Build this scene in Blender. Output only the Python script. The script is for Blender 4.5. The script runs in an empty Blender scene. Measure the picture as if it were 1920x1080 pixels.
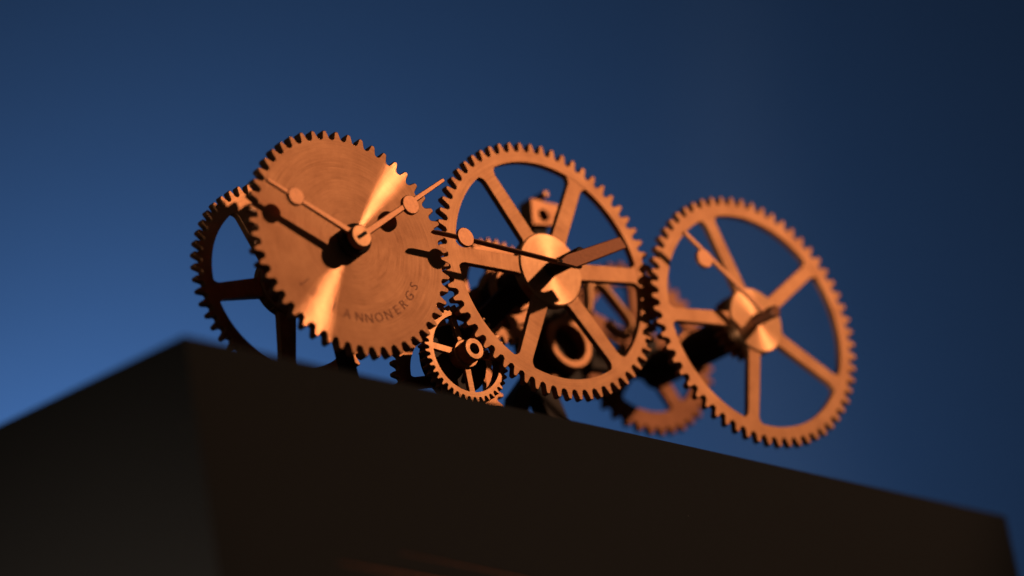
import bpy, math, random
from mathutils import Vector, Matrix
random.seed(4)
S = 0.05                      # metres per unit: the solid disc gear has a radius of 5 cm
scene = bpy.context.scene
C = scene.collection
rad = math.radians

# ------------------------------------------------------------------ camera
CAM = Vector((-17.7617, -22.0566, -11.1057))
RX = Vector((0.779411, -0.605056, -0.162559))
RY = Vector((-0.095559, -0.371239, 0.923607))
RZ = Vector((-0.619182, -0.704336, -0.347167))
cd = bpy.data.cameras.new("camera")
cam = bpy.data.objects.new("camera", cd)
C.objects.link(cam)
cam.matrix_world = Matrix(((RX.x, RY.x, RZ.x, CAM.x * S), (RX.y, RY.y, RZ.y, CAM.y * S),
                           (RX.z, RY.z, RZ.z, CAM.z * S), (0, 0, 0, 1)))
cd.sensor_width = 36.0
cd.lens = 131.25
cd.clip_start = 0.02
cd.clip_end = 50
cd.dof.use_dof = True
cd.dof.focus_distance = 31.0 * S
cd.dof.aperture_fstop = 3.2
cd.dof.aperture_blades = 0
scene.camera = cam

# ------------------------------------------------------------------ world, lamps, exposure
w = bpy.data.worlds.new("World")
scene.world = w
w.use_nodes = True
bg = w.node_tree.nodes["Background"]
bg.inputs[0].default_value = (1.0, 0.86, 0.72, 1)
bg.inputs[1].default_value = 0.013

def lamp(name, kind, loc, target, power, color, **kw):
    d = bpy.data.lights.new(name, kind)
    d.energy = power
    d.color = color
    for k, v in kw.items():
        setattr(d, k, v)
    o = bpy.data.objects.new(name, d)
    C.objects.link(o)
    o.location = Vector(loc) * S
    o.rotation_euler = (Vector(target) - Vector(loc)).to_track_quat('-Z', 'Y').to_euler()
    return o

LPOS = Vector((29.8, -26.2, 21.1))
wl = lamp("warm_lamp", 'SPOT', LPOS, (2.4, 0.2, 0.10), 65, (1.0, 0.54, 0.30),
          spot_size=rad(16), spot_blend=0.4, shadow_soft_size=0.6 * S)
fl = lamp("added_fill", 'SPOT', (-26, -9, -20), (-1.5, 0, -7.4), 72, (1.0, 0.76, 0.58),
          spot_size=rad(20.5), spot_blend=0.35, shadow_soft_size=2 * S)
# (added, unseen fill that lifts the black of the block's faces)
WALL = Vector((2, .5, -.5)) + Vector((0.6192, 0.7043, 0.3472)) * 34
WN = Vector((-0.66, -0.7513, 0))                 # the backdrop faces the camera
WR = Vector((0.7513, -0.66, 0))
bl = WALL + WN * 8.0 + WR * -10.0 + Vector((0, 0, -8.5))
lamp("blue_lamp", 'AREA', bl, WALL + WR * -3.0 + Vector((0, 0, 0.5)), 4.2, (0.41, 0.69, 1.08),
     size=3 * S, shape='DISK')

scene.view_settings.view_transform = 'Standard'
scene.view_settings.look = 'None'
scene.view_settings.exposure = 0
scene.view_settings.gamma = 1
scene.view_settings.use_curve_mapping = False
scene.cycles.use_denoising = True

# ------------------------------------------------------------------ materials
def mat(name):
    m = bpy.data.materials.new(name)
    m.use_nodes = True
    nt = m.node_tree
    return m, nt, nt.nodes["Principled BSDF"], nt.nodes.new, nt.links.new

def brushed(name, col, rough=0.4, aniso=0.7, ring=0.35, dark=0.0, diffuse=0.0, streak=0.0, srough=0.31, san=0.97):
    """metal turned on a lathe: fine grooves run round the gear's axis (object Y)"""
    m, nt, b, N, L = mat(name)
    tc = N("ShaderNodeTexCoord")
    sep = N("ShaderNodeSeparateXYZ"); L(tc.outputs["Object"], sep.inputs[0])
    cmb = N("ShaderNodeCombineXYZ"); L(sep.outputs[0], cmb.inputs[0]); L(sep.outputs[2], cmb.inputs[2])
    cr = N("ShaderNodeVectorMath"); cr.operation = 'CROSS_PRODUCT'
    cr.inputs[0].default_value = (0, 1, 0); L(cmb.outputs[0], cr.inputs[1])
    nm = N("ShaderNodeVectorMath"); nm.operation = 'NORMALIZE'; L(cr.outputs[0], nm.inputs[0])
    vt = N("ShaderNodeVectorTransform"); vt.vector_type = 'VECTOR'; vt.convert_from = 'OBJECT'; vt.convert_to = 'WORLD'
    L(nm.outputs[0], vt.inputs[0]); L(vt.outputs[0], b.inputs["Tangent"])
    # groove noise in (radius, angle)
    ln = N("ShaderNodeVectorMath"); ln.operation = 'LENGTH'; L(cmb.outputs[0], ln.inputs[0])
    at = N("ShaderNodeMath"); at.operation = 'ARCTAN2'; L(sep.outputs[2], at.inputs[0]); L(sep.outputs[0], at.inputs[1])
    rm = N("ShaderNodeMath"); rm.operation = 'MULTIPLY'; rm.inputs[1].default_value = 115 / S; L(ln.outputs["Value"], rm.inputs[0])
    am = N("ShaderNodeMath"); am.operation = 'MULTIPLY'; am.inputs[1].default_value = 2.2; L(at.outputs[0], am.inputs[0])
    pc = N("ShaderNodeCombineXYZ"); L(rm.outputs[0], pc.inputs[0]); L(am.outputs[0], pc.inputs[1])
    gn = N("ShaderNodeTexNoise"); gn.inputs["Scale"].default_value = 1.0; gn.inputs["Detail"].default_value = 3
    L(pc.outputs[0], gn.inputs["Vector"])
    # blotchy tarnish
    tn = N("ShaderNodeTexNoise"); tn.inputs["Scale"].default_value = 3.2 / S; tn.inputs["Detail"].default_value = 6
    tn.inputs["Roughness"].default_value = 0.65
    L(tc.outputs["Object"], tn.inputs["Vector"])
    gr = N("ShaderNodeTexNoise"); gr.inputs["Scale"].default_value = 75 / S; gr.inputs["Detail"].default_value = 2
    L(tc.outputs["Object"], gr.inputs["Vector"])
    mr = N("ShaderNodeMapRange"); mr.inputs[1].default_value = 0.25; mr.inputs[2].default_value = 0.75
    mr.inputs[3].default_value = rough - 0.035; mr.inputs[4].default_value = rough + 0.04
    L(gn.outputs["Fac"], mr.inputs[0]); L(mr.outputs[0], b.inputs["Roughness"])
    mx = N("ShaderNodeMix"); mx.data_type = 'RGBA'
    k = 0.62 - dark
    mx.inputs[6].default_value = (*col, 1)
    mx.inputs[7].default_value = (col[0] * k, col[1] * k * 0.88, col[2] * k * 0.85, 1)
    m2 = N("ShaderNodeMapRange"); m2.inputs[1].default_value = 0.35; m2.inputs[2].default_value = 0.72
    L(tn.outputs["Fac"], m2.inputs[0])
    ad = N("ShaderNodeMath"); ad.operation = 'MULTIPLY_ADD'; ad.inputs[1].default_value = 0.65
    L(m2.outputs[0], ad.inputs[0])
    g2 = N("ShaderNodeMath"); g2.operation = 'MULTIPLY'; g2.inputs[1].default_value = ring; L(gr.outputs["Fac"], g2.inputs[0])
    g3 = N("ShaderNodeMapRange"); g3.inputs[1].default_value = 0.3; g3.inputs[2].default_value = 0.75
    g3.inputs[3].default_value = -0.09; g3.inputs[4].default_value = 0.10; L(gn.outputs["Fac"], g3.inputs[0])
    g4 = N("ShaderNodeMath"); g4.operation = 'ADD'; L(g2.outputs[0], g4.inputs[0]); L(g3.outputs[0], g4.inputs[1])
    L(g4.outputs[0], ad.inputs[2]); L(ad.outputs[0], mx.inputs[0])
    L(mx.outputs[2], b.inputs["Base Color"])
    bp = N("ShaderNodeBump"); bp.inputs["Strength"].default_value = 0.07; bp.inputs["Distance"].default_value = 0.004 * S
    L(gn.outputs["Fac"], bp.inputs["Height"]); L(bp.outputs[0], b.inputs["Normal"])
    b.inputs["Metallic"].default_value = 1.0 - diffuse
    b.inputs["Anisotropic"].default_value = aniso
    if streak:                # the finest grooves give a second, much narrower lobe
        an = N("ShaderNodeBsdfAnisotropic"); an.inputs["Anisotropy"].default_value = san
        an.inputs["Roughness"].default_value = srough
        L(mx.outputs[2], an.inputs["Color"]); L(vt.outputs[0], an.inputs["Tangent"])
        ms = N("ShaderNodeMixShader"); ms.inputs[0].default_value = streak
        L(b.outputs[0], ms.inputs[1]); L(an.outputs[0], ms.inputs[2])
        L(ms.outputs[0], nt.nodes["Material Output"].inputs["Surface"])
    return m

def plain(name, col, rough, metal=0.0, spec=0.5, bump=0.0, scale=40.0):
    m, nt, b, N, L = mat(name)
    tc = N("ShaderNodeTexCoord")
    n = N("ShaderNodeTexNoise"); n.inputs["Scale"].default_value = scale / S; n.inputs["Detail"].default_value = 4
    L(tc.outputs["Object"], n.inputs["Vector"])
    mx = N("ShaderNodeMix"); mx.data_type = 'RGBA'
    mx.inputs[6].default_value = (*[c * 0.72 for c in col], 1); mx.inputs[7].default_value = (*[min(1, c * 1.28) for c in col], 1)
    L(n.outputs["Fac"], mx.inputs[0]); L(mx.outputs[2], b.inputs["Base Color"])
    b.inputs["Roughness"].default_value = rough
    b.inputs["Metallic"].default_value = metal
    b.inputs["Specular IOR Level"].default_value = spec
    if bump:
        bp = N("ShaderNodeBump"); bp.inputs["Strength"].default_value = bump; bp.inputs["Distance"].default_value = 0.004 * S
        L(n.outputs["Fac"], bp.inputs["Height"]); L(bp.outputs[0], b.inputs["Normal"])
    return m

BRASS = (0.84, 0.47, 0.24)
M_disc = brushed("turned_copper_disc", (0.80, 0.42, 0.22), 0.52, 0.3, streak=0.50, srough=0.25)
M_rim = brushed("brushed_brass", (0.74, 0.40, 0.205), 0.58, 0.3)
M_hub = brushed("turned_brass_hub", BRASS, 0.46, 0.4, streak=0.55, srough=0.40, san=0.6)
M_small = brushed("polished_brass", (0.74, 0.41, 0.21), 0.47, 0.3)
M_rear = brushed("dull_brass", (0.74, 0.38, 0.19), 0.5, 0.3, dark=0.1)
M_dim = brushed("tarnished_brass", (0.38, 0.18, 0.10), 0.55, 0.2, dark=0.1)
M_hand = plain("brass_hand", (0.60, 0.30, 0.16), 0.52, 1.0)
M_rod = plain("brown_rod", (0.34, 0.155, 0.09), 0.62, 1.0)
M_steel = plain("blackened_steel", (0.038, 0.027, 0.022), 0.55, 0.3, 0.3)
M_ink = plain("stamped_tarnish", (0.33, 0.145, 0.08), 0.62, 0.6)
M_slot = plain("dark_slot", (0.01, 0.008, 0.007), 0.8)
M_block = plain("black_velvet_paint", (0.0265, 0.0285, 0.0300), 0.9, 0.0, 0.12, 0.3, 120)
def dust(m):
    """sparse pale dust specks on the black paint"""
    nt = m.node_tree; N = nt.nodes.new; L = nt.links.new; b = nt.nodes["Principled BSDF"]
    tc = N("ShaderNodeTexCoord"); v = N("ShaderNodeTexVoronoi"); v.inputs["Scale"].default_value = 5.5 / S
    L(tc.outputs["Object"], v.inputs["Vector"])
    r = N("ShaderNodeMapRange"); r.inputs[1].default_value = 0.02; r.inputs[2].default_value = 0.04
    r.inputs[3].default_value = 1; r.inputs[4].default_value = 0
    L(v.outputs["Distance"], r.inputs[0])
    sc = N("ShaderNodeSeparateColor"); L(v.outputs["Color"], sc.inputs[0])
    g = N("ShaderNodeMath"); g.operation = 'GREATER_THAN'; g.inputs[1].default_value = 0.86; L(sc.outputs[0], g.inputs[0])
    mu = N("ShaderNodeMath"); mu.operation = 'MULTIPLY'; L(r.outputs[0], mu.inputs[0]); L(g.outputs[0], mu.inputs[1])
    mx = N("ShaderNodeMix"); mx.data_type = 'RGBA'; mx.inputs[7].default_value = (0.30, 0.28, 0.25, 1)
    old = b.inputs["Base Color"].links[0].from_socket
    L(mu.outputs[0], mx.inputs[0]); L(old, mx.inputs[6]); L(mx.outputs[2], b.inputs["Base Color"])
dust(M_block)
M_reflection = plain("copper_reflection", (0.30, 0.10, 0.05), 0.7, 0.2)  # copper colour stands in for light reflected on the block's front
M_wall = plain("blue_paper", (0.135, 0.225, 0.385), 0.95, 0.0, 0.1, 0.0, 14)

# ------------------------------------------------------------------ mesh helpers (plates lie in x-z, thickness along y)
def link(name, verts, faces, m, parent=None, sharp=32):
    me = bpy.data.meshes.new(name)
    me.from_pydata([(v[0] * S, v[1] * S, v[2] * S) for v in verts], [], faces)
    me.validate()
    me.shade_smooth()
    me.set_sharp_from_angle(angle=rad(sharp))
    me.materials.append(m)
    o = bpy.data.objects.new(name, me)
    C.objects.link(o)
    if parent: o.parent = parent
    return o

def thing(name, label, cat, loc, group=None):
    o = bpy.data.objects.new(name, None)
    o.empty_display_size = 0.01
    C.objects.link(o)
    o.location = Vector(loc) * S
    o["label"] = label; o["category"] = cat
    if group: o["group"] = group
    return o

def offset(loop, d):
    """move each point of a counter-clockwise loop inwards by d"""
    n = len(loop); out = []
    for i in range(n):
        a, b, c = loop[i - 1], loop[i], loop[(i + 1) % n]
        e1 = Vector((b[0] - a[0], b[1] - a[1])); e2 = Vector((c[0] - b[0], c[1] - b[1]))
        n1 = Vector((-e1.y, e1.x)); n2 = Vector((-e2.y, e2.x))
        if n1.length < 1e-9 or n2.length < 1e-9:
            out.append(b); continue
        n1.normalize(); n2.normalize()
        v = n1 + n2
        if v.length < 1e-6: v = n1
        v.normalize()
        k = d / max(0.5, v.dot(n1))
        out.append((b[0] + v.x * k, b[1] + v.y * k))
    return out

def plate(outer, y0, y1, ch=0.006, inner=None, chi=0.0):
    """counter-clockwise loop(s) of (x, z) made solid from y0 (front, towards the viewer) to y1 (back)"""
    n = len(outer); V = []; F = []
    def add(loop, y):
        s = len(V); V.extend((p[0], y, p[1]) for p in loop); return s
    def band(a, b, k, flip=False):
        for i in range(k):
            j = (i + 1) % k
            q = (a + i, a + j, b + j, b + i)
            F.append(q[::-1] if flip else q)
    o0 = add(offset(outer, ch), y0); o1 = add(outer, y0 + ch); o2 = add(outer, y1 - ch); o3 = add(offset(outer, ch), y1)
    band(o1, o0, n); band(o2, o1, n); band(o3, o2, n)
    if inner is None:
        F.append(tuple(range(o0, o0 + n))); F.append(tuple(range(o3 + n - 1, o3 - 1, -1)))
    else:
        k = len(inner)
        if chi:
            big = offset(inner, -chi)
            i0 = add(big, y0); i1 = add(inner, y0 + chi); i2 = add(inner, y1 - chi); i3 = add(big, y1)
            band(i0, i1, k); band(i1, i2, k); band(i2, i3, k)
        else:
            i0 = add(inner, y0); i3 = add(inner, y1); band(i0, i3, k)
        band(o0, i0, n); band(i3, o3, n)
    return V, F

def circle(r, n=96, c=(0, 0), ph=0.0):
    return [(c[0] + r * math.cos(ph + 2 * math.pi * i / n), c[1] + r * math.sin(ph + 2 * math.pi * i / n)) for i in range(n)]

US = (-.5, -.42, -.35, -.32, -.28, -.24, -.20, -.17, -.12, 0, .12, .17, .20, .24, .28, .32, .35, .42)
def toothed(n, tip, root, ph=0.0, jit=0.0):
    loop = []; ang = []
    for k in range(n):
        dj = random.uniform(-jit, jit)
        for u in US:
            x = abs(u) * 2
            if x < 0.34: t = 0.13 * (x / 0.34) ** 3
            elif x < 0.64: t = 0.13 + 0.73 * (x - 0.34) / 0.30
            else: t = 0.86 + 0.14 * math.sin((x - 0.64) / 0.36 * math.pi / 2)
            r = root + (tip + dj - root) * (1 - t)
            a = ph + 2 * math.pi * (k + u) / n
            loop.append((r * math.cos(a), r * math.sin(a))); ang.append(a)
    return loop, ang

def spoke_loop(deg, r0, r1, w0, w1, fr, fh=0.05):
    a = rad(deg); ca, sa = math.cos(a), math.sin(a); L = []; K = 9
    st = [r0 + fh * (i / 4.0) for i in range(5)] + [r1 - fr * (1 - i / K) for i in range(K + 1)]
    prof = [(r0 - 0.04, w0 + fh)]
    for r in st:
        t = (r - r0) / (r1 - r0); h = w0 + (w1 - w0) * t
        s = r1 - r
        if s < fr: h += fr - math.sqrt(max(0, fr * fr - (fr - s) ** 2))
        s = r - r0
        if s < fh: h += fh - math.sqrt(max(0, fh * fh - (fh - s) ** 2))
        prof.append((r, h))
    prof.append((r1 + 0.035, prof[-1][1] * 1.0))
    # ends follow the rim so nothing pokes past the tooth roots
    pts = [(r, -h) for r, h in prof] + [(r, h) for r, h in reversed(prof)]
    return [(r * ca - h * sa, r * sa + h * ca) for r, h in pts]

def cyl(p0, p1, r, n=40, r2=None, ch=0.01, bore=0.0):
    """bar between two points, with chamfered ends; a bore makes it a tube at the p0 end"""
    p0, p1 = Vector(p0), Vector(p1); d = (p1 - p0); ln = d.length; d.normalize()
    up = Vector((0, 0, 1)) if abs(d.z) < 0.9 else Vector((1, 0, 0))
    u = d.cross(up).normalized(); v = d.cross(u)
    r2 = r if r2 is None else r2
    prof = [(0, r - ch), (ch, r), (ln - ch, r2), (ln, r2 - ch)]
    if bore:
        prof = [(min(0.12, ln * .6), bore), (0.0, bore)] + prof
    V = []; F = []
    for s, q in prof:
        for i in range(n):
            a = 2 * math.pi * i / n
            V.append(p0 + d * s + u * (q * math.cos(a)) + v * (q * math.sin(a)))
    m = len(prof)
    for j in range(m - 1):
        for i in range(n):
            k = (i + 1) % n
            F.append((j * n + i, j * n + k, (j + 1) * n + k, (j + 1) * n + i))
    F.append(tuple(range(n - 1, -1, -1))); F.append(tuple(range((m - 1) * n, m * n)))
    return V, F

def tube(path, r, n=16, flat=1.0):
    """round bar along a smooth path"""
    P = [Vector(p) for p in path]; Q = []
    for i in range(len(P) - 1):
        a, b, c, d = P[max(0, i - 1)], P[i], P[i + 1], P[min(len(P) - 1, i + 2)]
        for k in range(6):
            t = k / 6
            Q.append(0.5 * ((2 * b) + (c - a) * t + (2 * a - 5 * b + 4 * c - d) * t * t + (3 * b - a - 3 * c + d) * t ** 3))
    Q.append(P[-1]); V = []; F = []
    for i, q in enumerate(Q):
        t = (Q[min(i + 1, len(Q) - 1)] - Q[max(0, i - 1)]).normalized()
        u = t.cross(Vector((0, 1, 0))).normalized(); v = Vector((0, 1, 0))
        e = 0.75 if i in (0, len(Q) - 1) else 1.0
        for k in range(n):
            a = 2 * math.pi * k / n
            V.append(q + u * (r * e * math.cos(a)) + v * (r * flat * e * math.sin(a)))
    for i in range(len(Q) - 1):
        for k in range(n):
            j = (k + 1) % n
            F.append((i * n + k, i * n + j, (i + 1) * n + j, (i + 1) * n + k))
    F.append(tuple(range(n - 1, -1, -1))); F.append(tuple(range((len(Q) - 1) * n, len(Q) * n)))
    return V, F

def bar2(p, q, w0, w1):
    """flat tapered bar outline between two (x, z) points"""
    p, q = Vector(p), Vector(q); d = (q - p).normalized(); n = Vector((-d.y, d.x))
    pts = [p - n * w0, q - n * w1]
    for i in range(1, 5):
        a = -math.pi / 2 + math.pi * i / 5
        pts.append(q + d * (w1 * math.cos(a)) + n * (w1 * math.sin(a)))
    pts += [q + n * w1, p + n * w0]
    return [(a.x, a.y) for a in pts]

def flat_hand(parent, a, disc, b, y, w, r_disc, thick=0.03, m=None, wt=None):
    """a clock hand: stem from a through a round counter disc to the thin tip b (coordinates relative to the gear)"""
    m = m or M_hand
    h = link("hand", *plate(bar2(a, b, w, wt or w * 0.6), y, y + thick, 0.005), m, parent)
    link("hand_disc", *plate(circle(r_disc, 40, disc), y - 0.006, y + thick + 0.004, 0.006), m, h)
    return h

# ------------------------------------------------------------------ setting: backdrop
hw, hh = 34, 24
c0 = WALL
bv = [c0 - WR * hw - Vector((0, 0, hh)), c0 + WR * hw - Vector((0, 0, hh)), c0 + WR * hw + Vector((0, 0, hh)), c0 - WR * hw + Vector((0, 0, hh))]
bd = link("backdrop", bv, [(0, 1, 2, 3)], M_wall)
bd["kind"] = "structure"

# ------------------------------------------------------------------ black block
P0 = Vector((-2.973, -1.636, 0)); P1 = Vector((7.581, 0.464, 0))
ex = (P1 - P0).normalized(); ey = Vector((-ex.y, ex.x, 0)); LB = (P1 - P0).length
ZT = -1.72
blk = thing("display_block", "large matte black block under the copper gears, seen from below its near corner", "block", (P0.x, P0.y, ZT))
def slab(x0, x1, y0, y1, z0, z1, c):
    V = []; F = []
    def ring(d, z):
        s = len(V)
        for a, b in ((x0 + d, y0 + d), (x1 - d, y0 + d), (x1 - d, y1 - d), (x0 + d, y1 - d)):
            p = ex * a + ey * b; V.append((p.x, p.y, z))
        return s
    r = [ring(0, z0), ring(0, z1 - c), ring(c * .35, z1 - c * .35), ring(c, z1)]
    for a, b in zip(r, r[1:]):
        for i in range(4):
            j = (i + 1) % 4; F.append((a + i, a + j, b + j, b + i))
    F.append((r[0] + 3, r[0] + 2, r[0] + 1, r[0])); F.append((r[-1], r[-1] + 1, r[-1] + 2, r[-1] + 3))
    return V, F
link("block_body", *slab(0, LB, 0, 6.0, -9.0, 0, 0.025), M_block, blk, sharp=20)
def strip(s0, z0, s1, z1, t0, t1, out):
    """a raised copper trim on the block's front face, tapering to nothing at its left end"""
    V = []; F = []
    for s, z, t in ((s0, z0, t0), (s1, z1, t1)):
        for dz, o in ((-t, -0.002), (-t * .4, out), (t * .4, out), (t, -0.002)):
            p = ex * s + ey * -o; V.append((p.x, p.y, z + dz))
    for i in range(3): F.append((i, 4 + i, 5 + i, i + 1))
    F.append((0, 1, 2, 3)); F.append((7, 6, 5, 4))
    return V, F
link("reflection_streak", *strip(1.30, -1.586, 4.5, -1.60, 0.002, 0.024, 0.006), M_reflection, blk)
link("reflection_streak", *strip(2.0, -1.424, 6.5, -1.53, 0.001, 0.012, 0.004), M_reflection, blk)

# ------------------------------------------------------------------ gears
def spoked(name, label, loc, n, tip, root, inner, thick, spokes, hub_r, hub_out, mats, w0, w1, fr, ph=0.0, hub_back=0.03):
    t = thing(name, label, "gear", loc)
    mr, mh = mats
    lo, ang = toothed(n, tip, root, ph, 0.003)
    inn = [(inner * math.cos(a), inner * math.sin(a)) for a in ang]
    link("rim", *plate(lo, 0, thick, 0.007, inn), mr, t, sharp=28)
    for s in spokes:
        link("spoke", *plate(spoke_loop(s, hub_r * .92, inner, w0, w1, fr), 0.003, thick - 0.003, 0.004), mr, t)
    link("hub", *plate(circle(hub_r, 72), -hub_out, thick + hub_back, 0.012), mh, t)
    return t

# gear with solid disc
A = thing("solid_disc_gear", "solid copper disc gear with a bright streak, stamped letters and two hands", "gear", (0, 0, 0))
lo, ang = toothed(50, 1.0, 0.918, rad(2.0), 0.003)
link("disc", *plate(lo, 0, 0.085, 0.008), M_disc, A, sharp=28)
link("axle", *cyl((0, 0.50, 0), (0, -0.12, 0), 0.10), M_steel, A)
link("collar", *cyl((0, 0.01, 0), (-.025, -0.112, -.015), 0.135, ch=.015), M_steel, A)
hd = link("screw_head", *plate(circle(0.098, 48, (-.03, -.02)), -0.185, -0.115, 0.008), M_small, A)
link("screw_slot", *plate(bar2((-.075, -.046), (.012, .010), .016, .016), -0.1865, -0.18, 0.0005), M_slot, hd)
flat_hand(A, (-.04, -.005), (-.609, .274), (-.856, .389), -0.150, 0.028, 0.078, 0.03)
flat_hand(A, (.0, .0), (.561, .339), (.953, .609), -0.150, 0.030, 0.085, 0.03)

def letters(parent, text, degs, r, size, y):
    V = []; F = []
    for ch, dg in zip(text, degs):
        cu = bpy.data.curves.new("glyph", 'FONT')
        cu.body = ch; cu.size = size; cu.align_x = 'CENTER'; cu.resolution_u = 3
        ob = bpy.data.objects.new("glyph", cu); C.objects.link(ob)
        dg_ = bpy.context.evaluated_depsgraph_get()
        me = bpy.data.meshes.new_from_object(ob.evaluated_get(dg_))
        a = rad(dg); rr = r + size * 0.36
        cx, cz = rr * math.cos(a), rr * math.sin(a)
        ux, uz = -math.sin(a), math.cos(a)           # reading direction
        vx, vz = -math.cos(a), -math.sin(a)          # letter tops point at the centre
        s = len(V)
        for v in me.vertices:
            V.append((cx + ux * v.co.x + vx * v.co.y, y, cz + uz * v.co.x + vz * v.co.y))
        for p in me.polygons: F.append(tuple(s + i for i in p.vertices))
        bpy.data.objects.remove(ob); bpy.data.curves.remove(cu); bpy.data.meshes.remove(me)
    return link("stamped_lettering", V, F, M_ink, parent)
letters(A, "JSPANNONERGS", (-143, -133.5, -115, -104, -93.6, -85.0, -75.9, -66.7, -57.5, -49, -39.3, -29.4), 0.66, 0.115, -0.0015)

# big spoked gear in the middle
Bt = spoked("spoked_gear", "middle six-spoked copper gear with a brown rod and a long thin hand", (2.170, 0.09, 0.028),
            62, 1.188, 1.098, 1.0, 0.065, (2.8, 61.2, 121.5, 177.6, -117.6, -53.8), 0.335, 0.012, (M_rim, M_hub), 0.078, 0.070, 0.085, rad(1.5))
link("axle", *cyl((0, 0.02, 0), (-.01, -0.437, -.035), 0.066), M_steel, Bt)
br = link("broad_hand", *plate([(-0.122, -0.184), (0.489, 0.064), (0.427, 0.161), (-0.208, -0.072), (-0.325, -0.157)], -.475, -.435, .008), M_rod, Bt)
link("rivet", *plate(circle(.014, 16, (-0.287, -0.144)), -.480, -.47, .002), M_slot, br)
link("shaft", *cyl((.0, 0.09, .0), (.10, 1.1, .11), 0.17), M_steel, Bt)
link("shaft_collar", *plate(circle(.215, 48, (.06, .06)), .55, .66, .012), M_rear, Bt)
bh = link("hand", *tube([(.125, -.245, -.068), (-.505, -.245, .0), (-1.115, -.245, .062), (-1.43, -.245, .088)], 0.015, 12, 2.2), M_hand, Bt)
link("hand_disc", *plate(circle(0.086, 40, (-1.111, .062)), -.280, -.250, 0.006), M_hand, bh)

# right gear
Ct = spoked("spoked_gear", "rightmost five-spoked copper gear overhanging the block, with one thin hand", (4.376, -0.01, -0.263),
            60, 1.190, 1.110, 1.005, 0.065, (109, 35.6, -31, -105, -178.2), 0.305, 0.012, (M_rim, M_hub), 0.068, 0.062, 0.08, rad(0))
link("axle", *cyl((0, 0.02, 0), (-.03, -0.30, -.03), 0.055), M_rod, Ct)
link("shaft", *cyl((.0, 0.1, .0), (-0.097, 1.350, 0.008), 0.165), M_steel, Ct)
link("shaft_collar", *plate(circle(.20, 48, (-0.060, 0.005)), 0.77, 0.91, .012), M_rear, Ct)
lp, _ = toothed(22, 0.30, 0.25)
link("pinion", *plate(lp, 0.10, 0.26, 0.006), M_rear, Ct)
flat_hand(Ct, (-.02, -.02), (-.657, .446), (-.822, .672), -0.19, 0.024, 0.088, 0.03, wt=.02)

# left rear gear
Dt = spoked("spoked_gear", "dark spoked gear at the far left, half hidden behind the solid disc", (-.215, 0.65, -.13),
            52, 0.908, 0.828, 0.735, 0.07, (118, -169.6, -98, -26, 46), 0.27, 0.02, (M_rear, M_rear), 0.085, 0.07, 0.07, rad(2))

# small gear at the front edge
Ft = thing("small_gear", "small sharp brass gear with a bored hub between the two big front gears", "gear", (1.16, 0.17, -.80))
lo, ang = toothed(42, 0.435, 0.39, 0.02)
inn = [(.345 * math.cos(a), .345 * math.sin(a)) for a in ang]
link("rim", *plate(lo, 0, 0.10, 0.005, inn), M_small, Ft, sharp=28)
for s in (-88, 2, 100, 171):
    link("spoke", *plate(spoke_loop(s, .10, .345, .030, .030, .02, .01), 0.022, 0.06, 0.003), M_small, Ft)
link("hub", *cyl((0, -.11, 0), (0, .12, 0), 0.098, 40, ch=.008, bore=0.05), M_small, Ft)
link("hub_collar", *plate(circle(.125, 48), .0, .055, .006), M_small, Ft)
link("bore_pin", *cyl((.02, -.05, .015), (.02, .05, .015), 0.022, 16, ch=.003), M_steel, Ft)
link("drum", *cyl((0, .125, 0), (0, .26, 0), 0.305), M_steel, Ft)

# rear gears
Et = spoked("spoked_gear", "dim brown gear low behind the small gear, mostly hidden by the block", (1.305, 0.62, -0.842),
            34, 0.58, 0.515, 0.40, 0.06, (10, 100, 190, 280), 0.15, 0.02, (M_rear, M_rear), 0.05, 0.05, 0.05)
Jt = spoked("spoked_gear", "blurred gear directly behind the left spoke of the middle gear", (2.292, 0.90, .171),
            34, 0.50, 0.445, 0.36, 0.06, (15, 105, 195, 285), 0.2, 0.02, (M_rear, M_rear), 0.05, 0.05, 0.05)
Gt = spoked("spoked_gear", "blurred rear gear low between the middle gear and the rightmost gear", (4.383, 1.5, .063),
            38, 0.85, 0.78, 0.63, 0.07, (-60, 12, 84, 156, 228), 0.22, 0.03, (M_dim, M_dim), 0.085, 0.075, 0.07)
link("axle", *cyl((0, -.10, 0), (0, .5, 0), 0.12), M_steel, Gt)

# ------------------------------------------------------------------ frame behind the gears
fr = thing("movement_frame", "black upright frame behind the middle gear carrying a pierced brass clamp on top", "frame", (2.95, 1.0, ZT))
def rel(p): return (p[0] - 2.95, p[1] - ZT)
pl = [(2.639, .171), (2.553, -.24), (2.59, -.487), (2.348, -.732), (2.15, -1.30), (2.06, ZT), (2.30, ZT), (2.36, -1.2), (2.515, -.745), (2.60, -.73), (2.76, -1.2), (2.87, ZT),
      (3.10, ZT), (2.98, -1.2), (2.837, -.74), (3.259, -.479), (3.391, -.162), (3.277, .159)]
link("upright_plate", *plate([rel(p) for p in pl], 0, .18, .01), M_steel, fr)
link("post", *plate([rel(p) for p in ((2.90, .10), (3.10, .10), (3.07, .92), (2.90, .92))], .03, .15, .01), M_steel, fr)
link("cross_arm", *plate([rel(p) for p in ((2.12, .02), (2.75, -.05), (2.75, .12), (2.12, .26))], .185, .30, .01), M_steel, fr)
link("cross_arm", *plate([rel(p) for p in ((3.2, -.34), (4.36, -.36), (4.36, -.16), (3.2, -.10))], .185, .30, .01), M_steel, fr)
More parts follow.
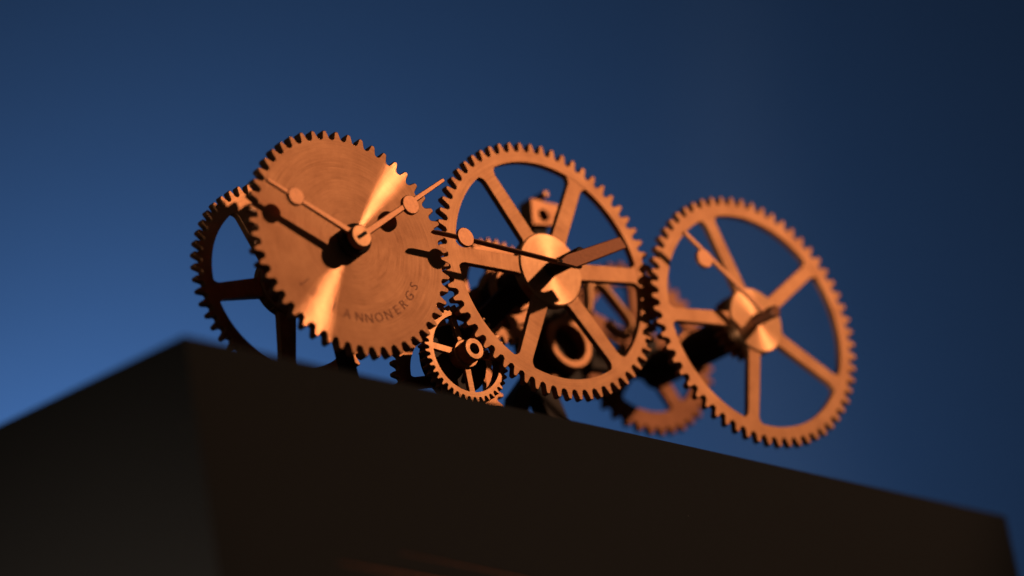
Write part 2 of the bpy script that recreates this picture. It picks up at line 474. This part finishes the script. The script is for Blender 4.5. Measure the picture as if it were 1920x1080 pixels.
# clamp with a hole
quad = [(2.891, 1.164), (2.859, .896), (3.102, .913), (3.229, 1.131)]
hc = Vector((3.01, 1.005))
def ray_quad(a):
    d = Vector((math.cos(a), math.sin(a))); best = 9
    for i in range(4):
        p = Vector(quad[i]) - hc; q = Vector(quad[(i + 1) % 4]) - hc; e = q - p
        den = d.x * e.y - d.y * e.x
        if abs(den) < 1e-9: continue
        t = (p.x * e.y - p.y * e.x) / den; u = (p.x * d.y - p.y * d.x) / den
        if t > 0 and -1e-6 <= u <= 1 + 1e-6: best = min(best, t)
    return hc + d * best
angs = sorted([2 * math.pi * i / 44 for i in range(44)] + [math.atan2(q[1] - hc.y, q[0] - hc.x) % (2 * math.pi) for q in quad])
cl = link("clamp_block", *plate([rel(ray_quad(a)) for a in angs], -.02, .16, .008,
          [rel((hc.x + .058 * math.cos(a), hc.y + .058 * math.sin(a))) for a in angs], .004), M_rear, fr)
link("bore_backing", *plate([rel((hc.x + .07 * math.cos(a), hc.y + .07 * math.sin(a))) for a in angs], .10, .165, .002), M_slot, cl)
link("pin", *cyl((3.05 - 2.95, -.06, 1.205 - ZT), (3.05 - 2.95, .14, 1.205 - ZT), .034, 20), M_small, cl)
ringo = circle(.245, 56, rel((2.95, -.267))); ringi = circle(.165, 56, rel((2.95, -.267)))
link("bearing_ring", *plate(ringo, -.14, -.002, .012, ringi, .01), M_rear, fr)

link("bridge", *plate([rel(p) for p in [(2.263, -0.193), (2.444, -0.126), (2.653, -0.046), (2.708, 0.132), (2.419, 0.042), (2.258, -0.074)]], -.06, -.002, .008), M_rear, fr)
for sx, sz in ((3.19, -.26), (3.06, .02), (2.70, .06), (2.80, -.58)):
    sc_ = link("screw", *plate(circle(.05, 24, rel((sx, sz))), -.05, -.002, .008), M_rear, fr)
    link("slot", *plate(bar2(rel((sx - .04, sz - .01)), rel((sx + .04, sz + .01)), .008, .008), -.0515, -.045, .0005), M_slot, sc_)
# post under the solid disc's axle
ps = thing("axle_post", "slim black post under the solid disc gear, hidden behind it", "post", (0, .36, ZT))
link("post_shaft", *plate([(.12, 0), (.24, 0), (.05, 1.58), (-.05, 1.58)], 0, .12, .01), M_steel, ps)
link("bearing", *plate(circle(.17, 40, (0, -ZT)), -.01, .13, .01), M_steel, ps)
link("bearing_pin", *cyl((-.215, .10, -.13 - ZT), (-.215, .42, -.13 - ZT), .09), M_steel, ps)
link("bearing_link", *plate([(-.30, 1.52), (-.10, 1.50), (.08, 1.67), (.02, 1.82), (-.25, 1.72)], .02, .11, .01), M_steel, ps)
# arm that carries the small gear
ar = thing("gear_arm", "black arm reaching from the middle gear's shaft down to the small gear", "arm", (1.16, .50, -.80))
link("arm_bar", *plate(bar2((0.05, .05), (1.03, .86), .10, .10), .035, .11, .01), M_steel, ar)
# bent hook
hk = thing("bent_hook", "blurred brass rod bent into a hook behind the middle gear's lower right spokes", "hook", (3.45, 1.1, .2))
link("hook_rod", *tube([(p[0] - 3.45, 0, p[1] - .2) for p in ((3.36, .05), (3.451, .216), (3.492, .401), (3.622, .445), (3.763, .299), (3.90, .115), (3.865, .0), (3.735, -.01), (3.645, .09))], .052, 16), M_small, hk)
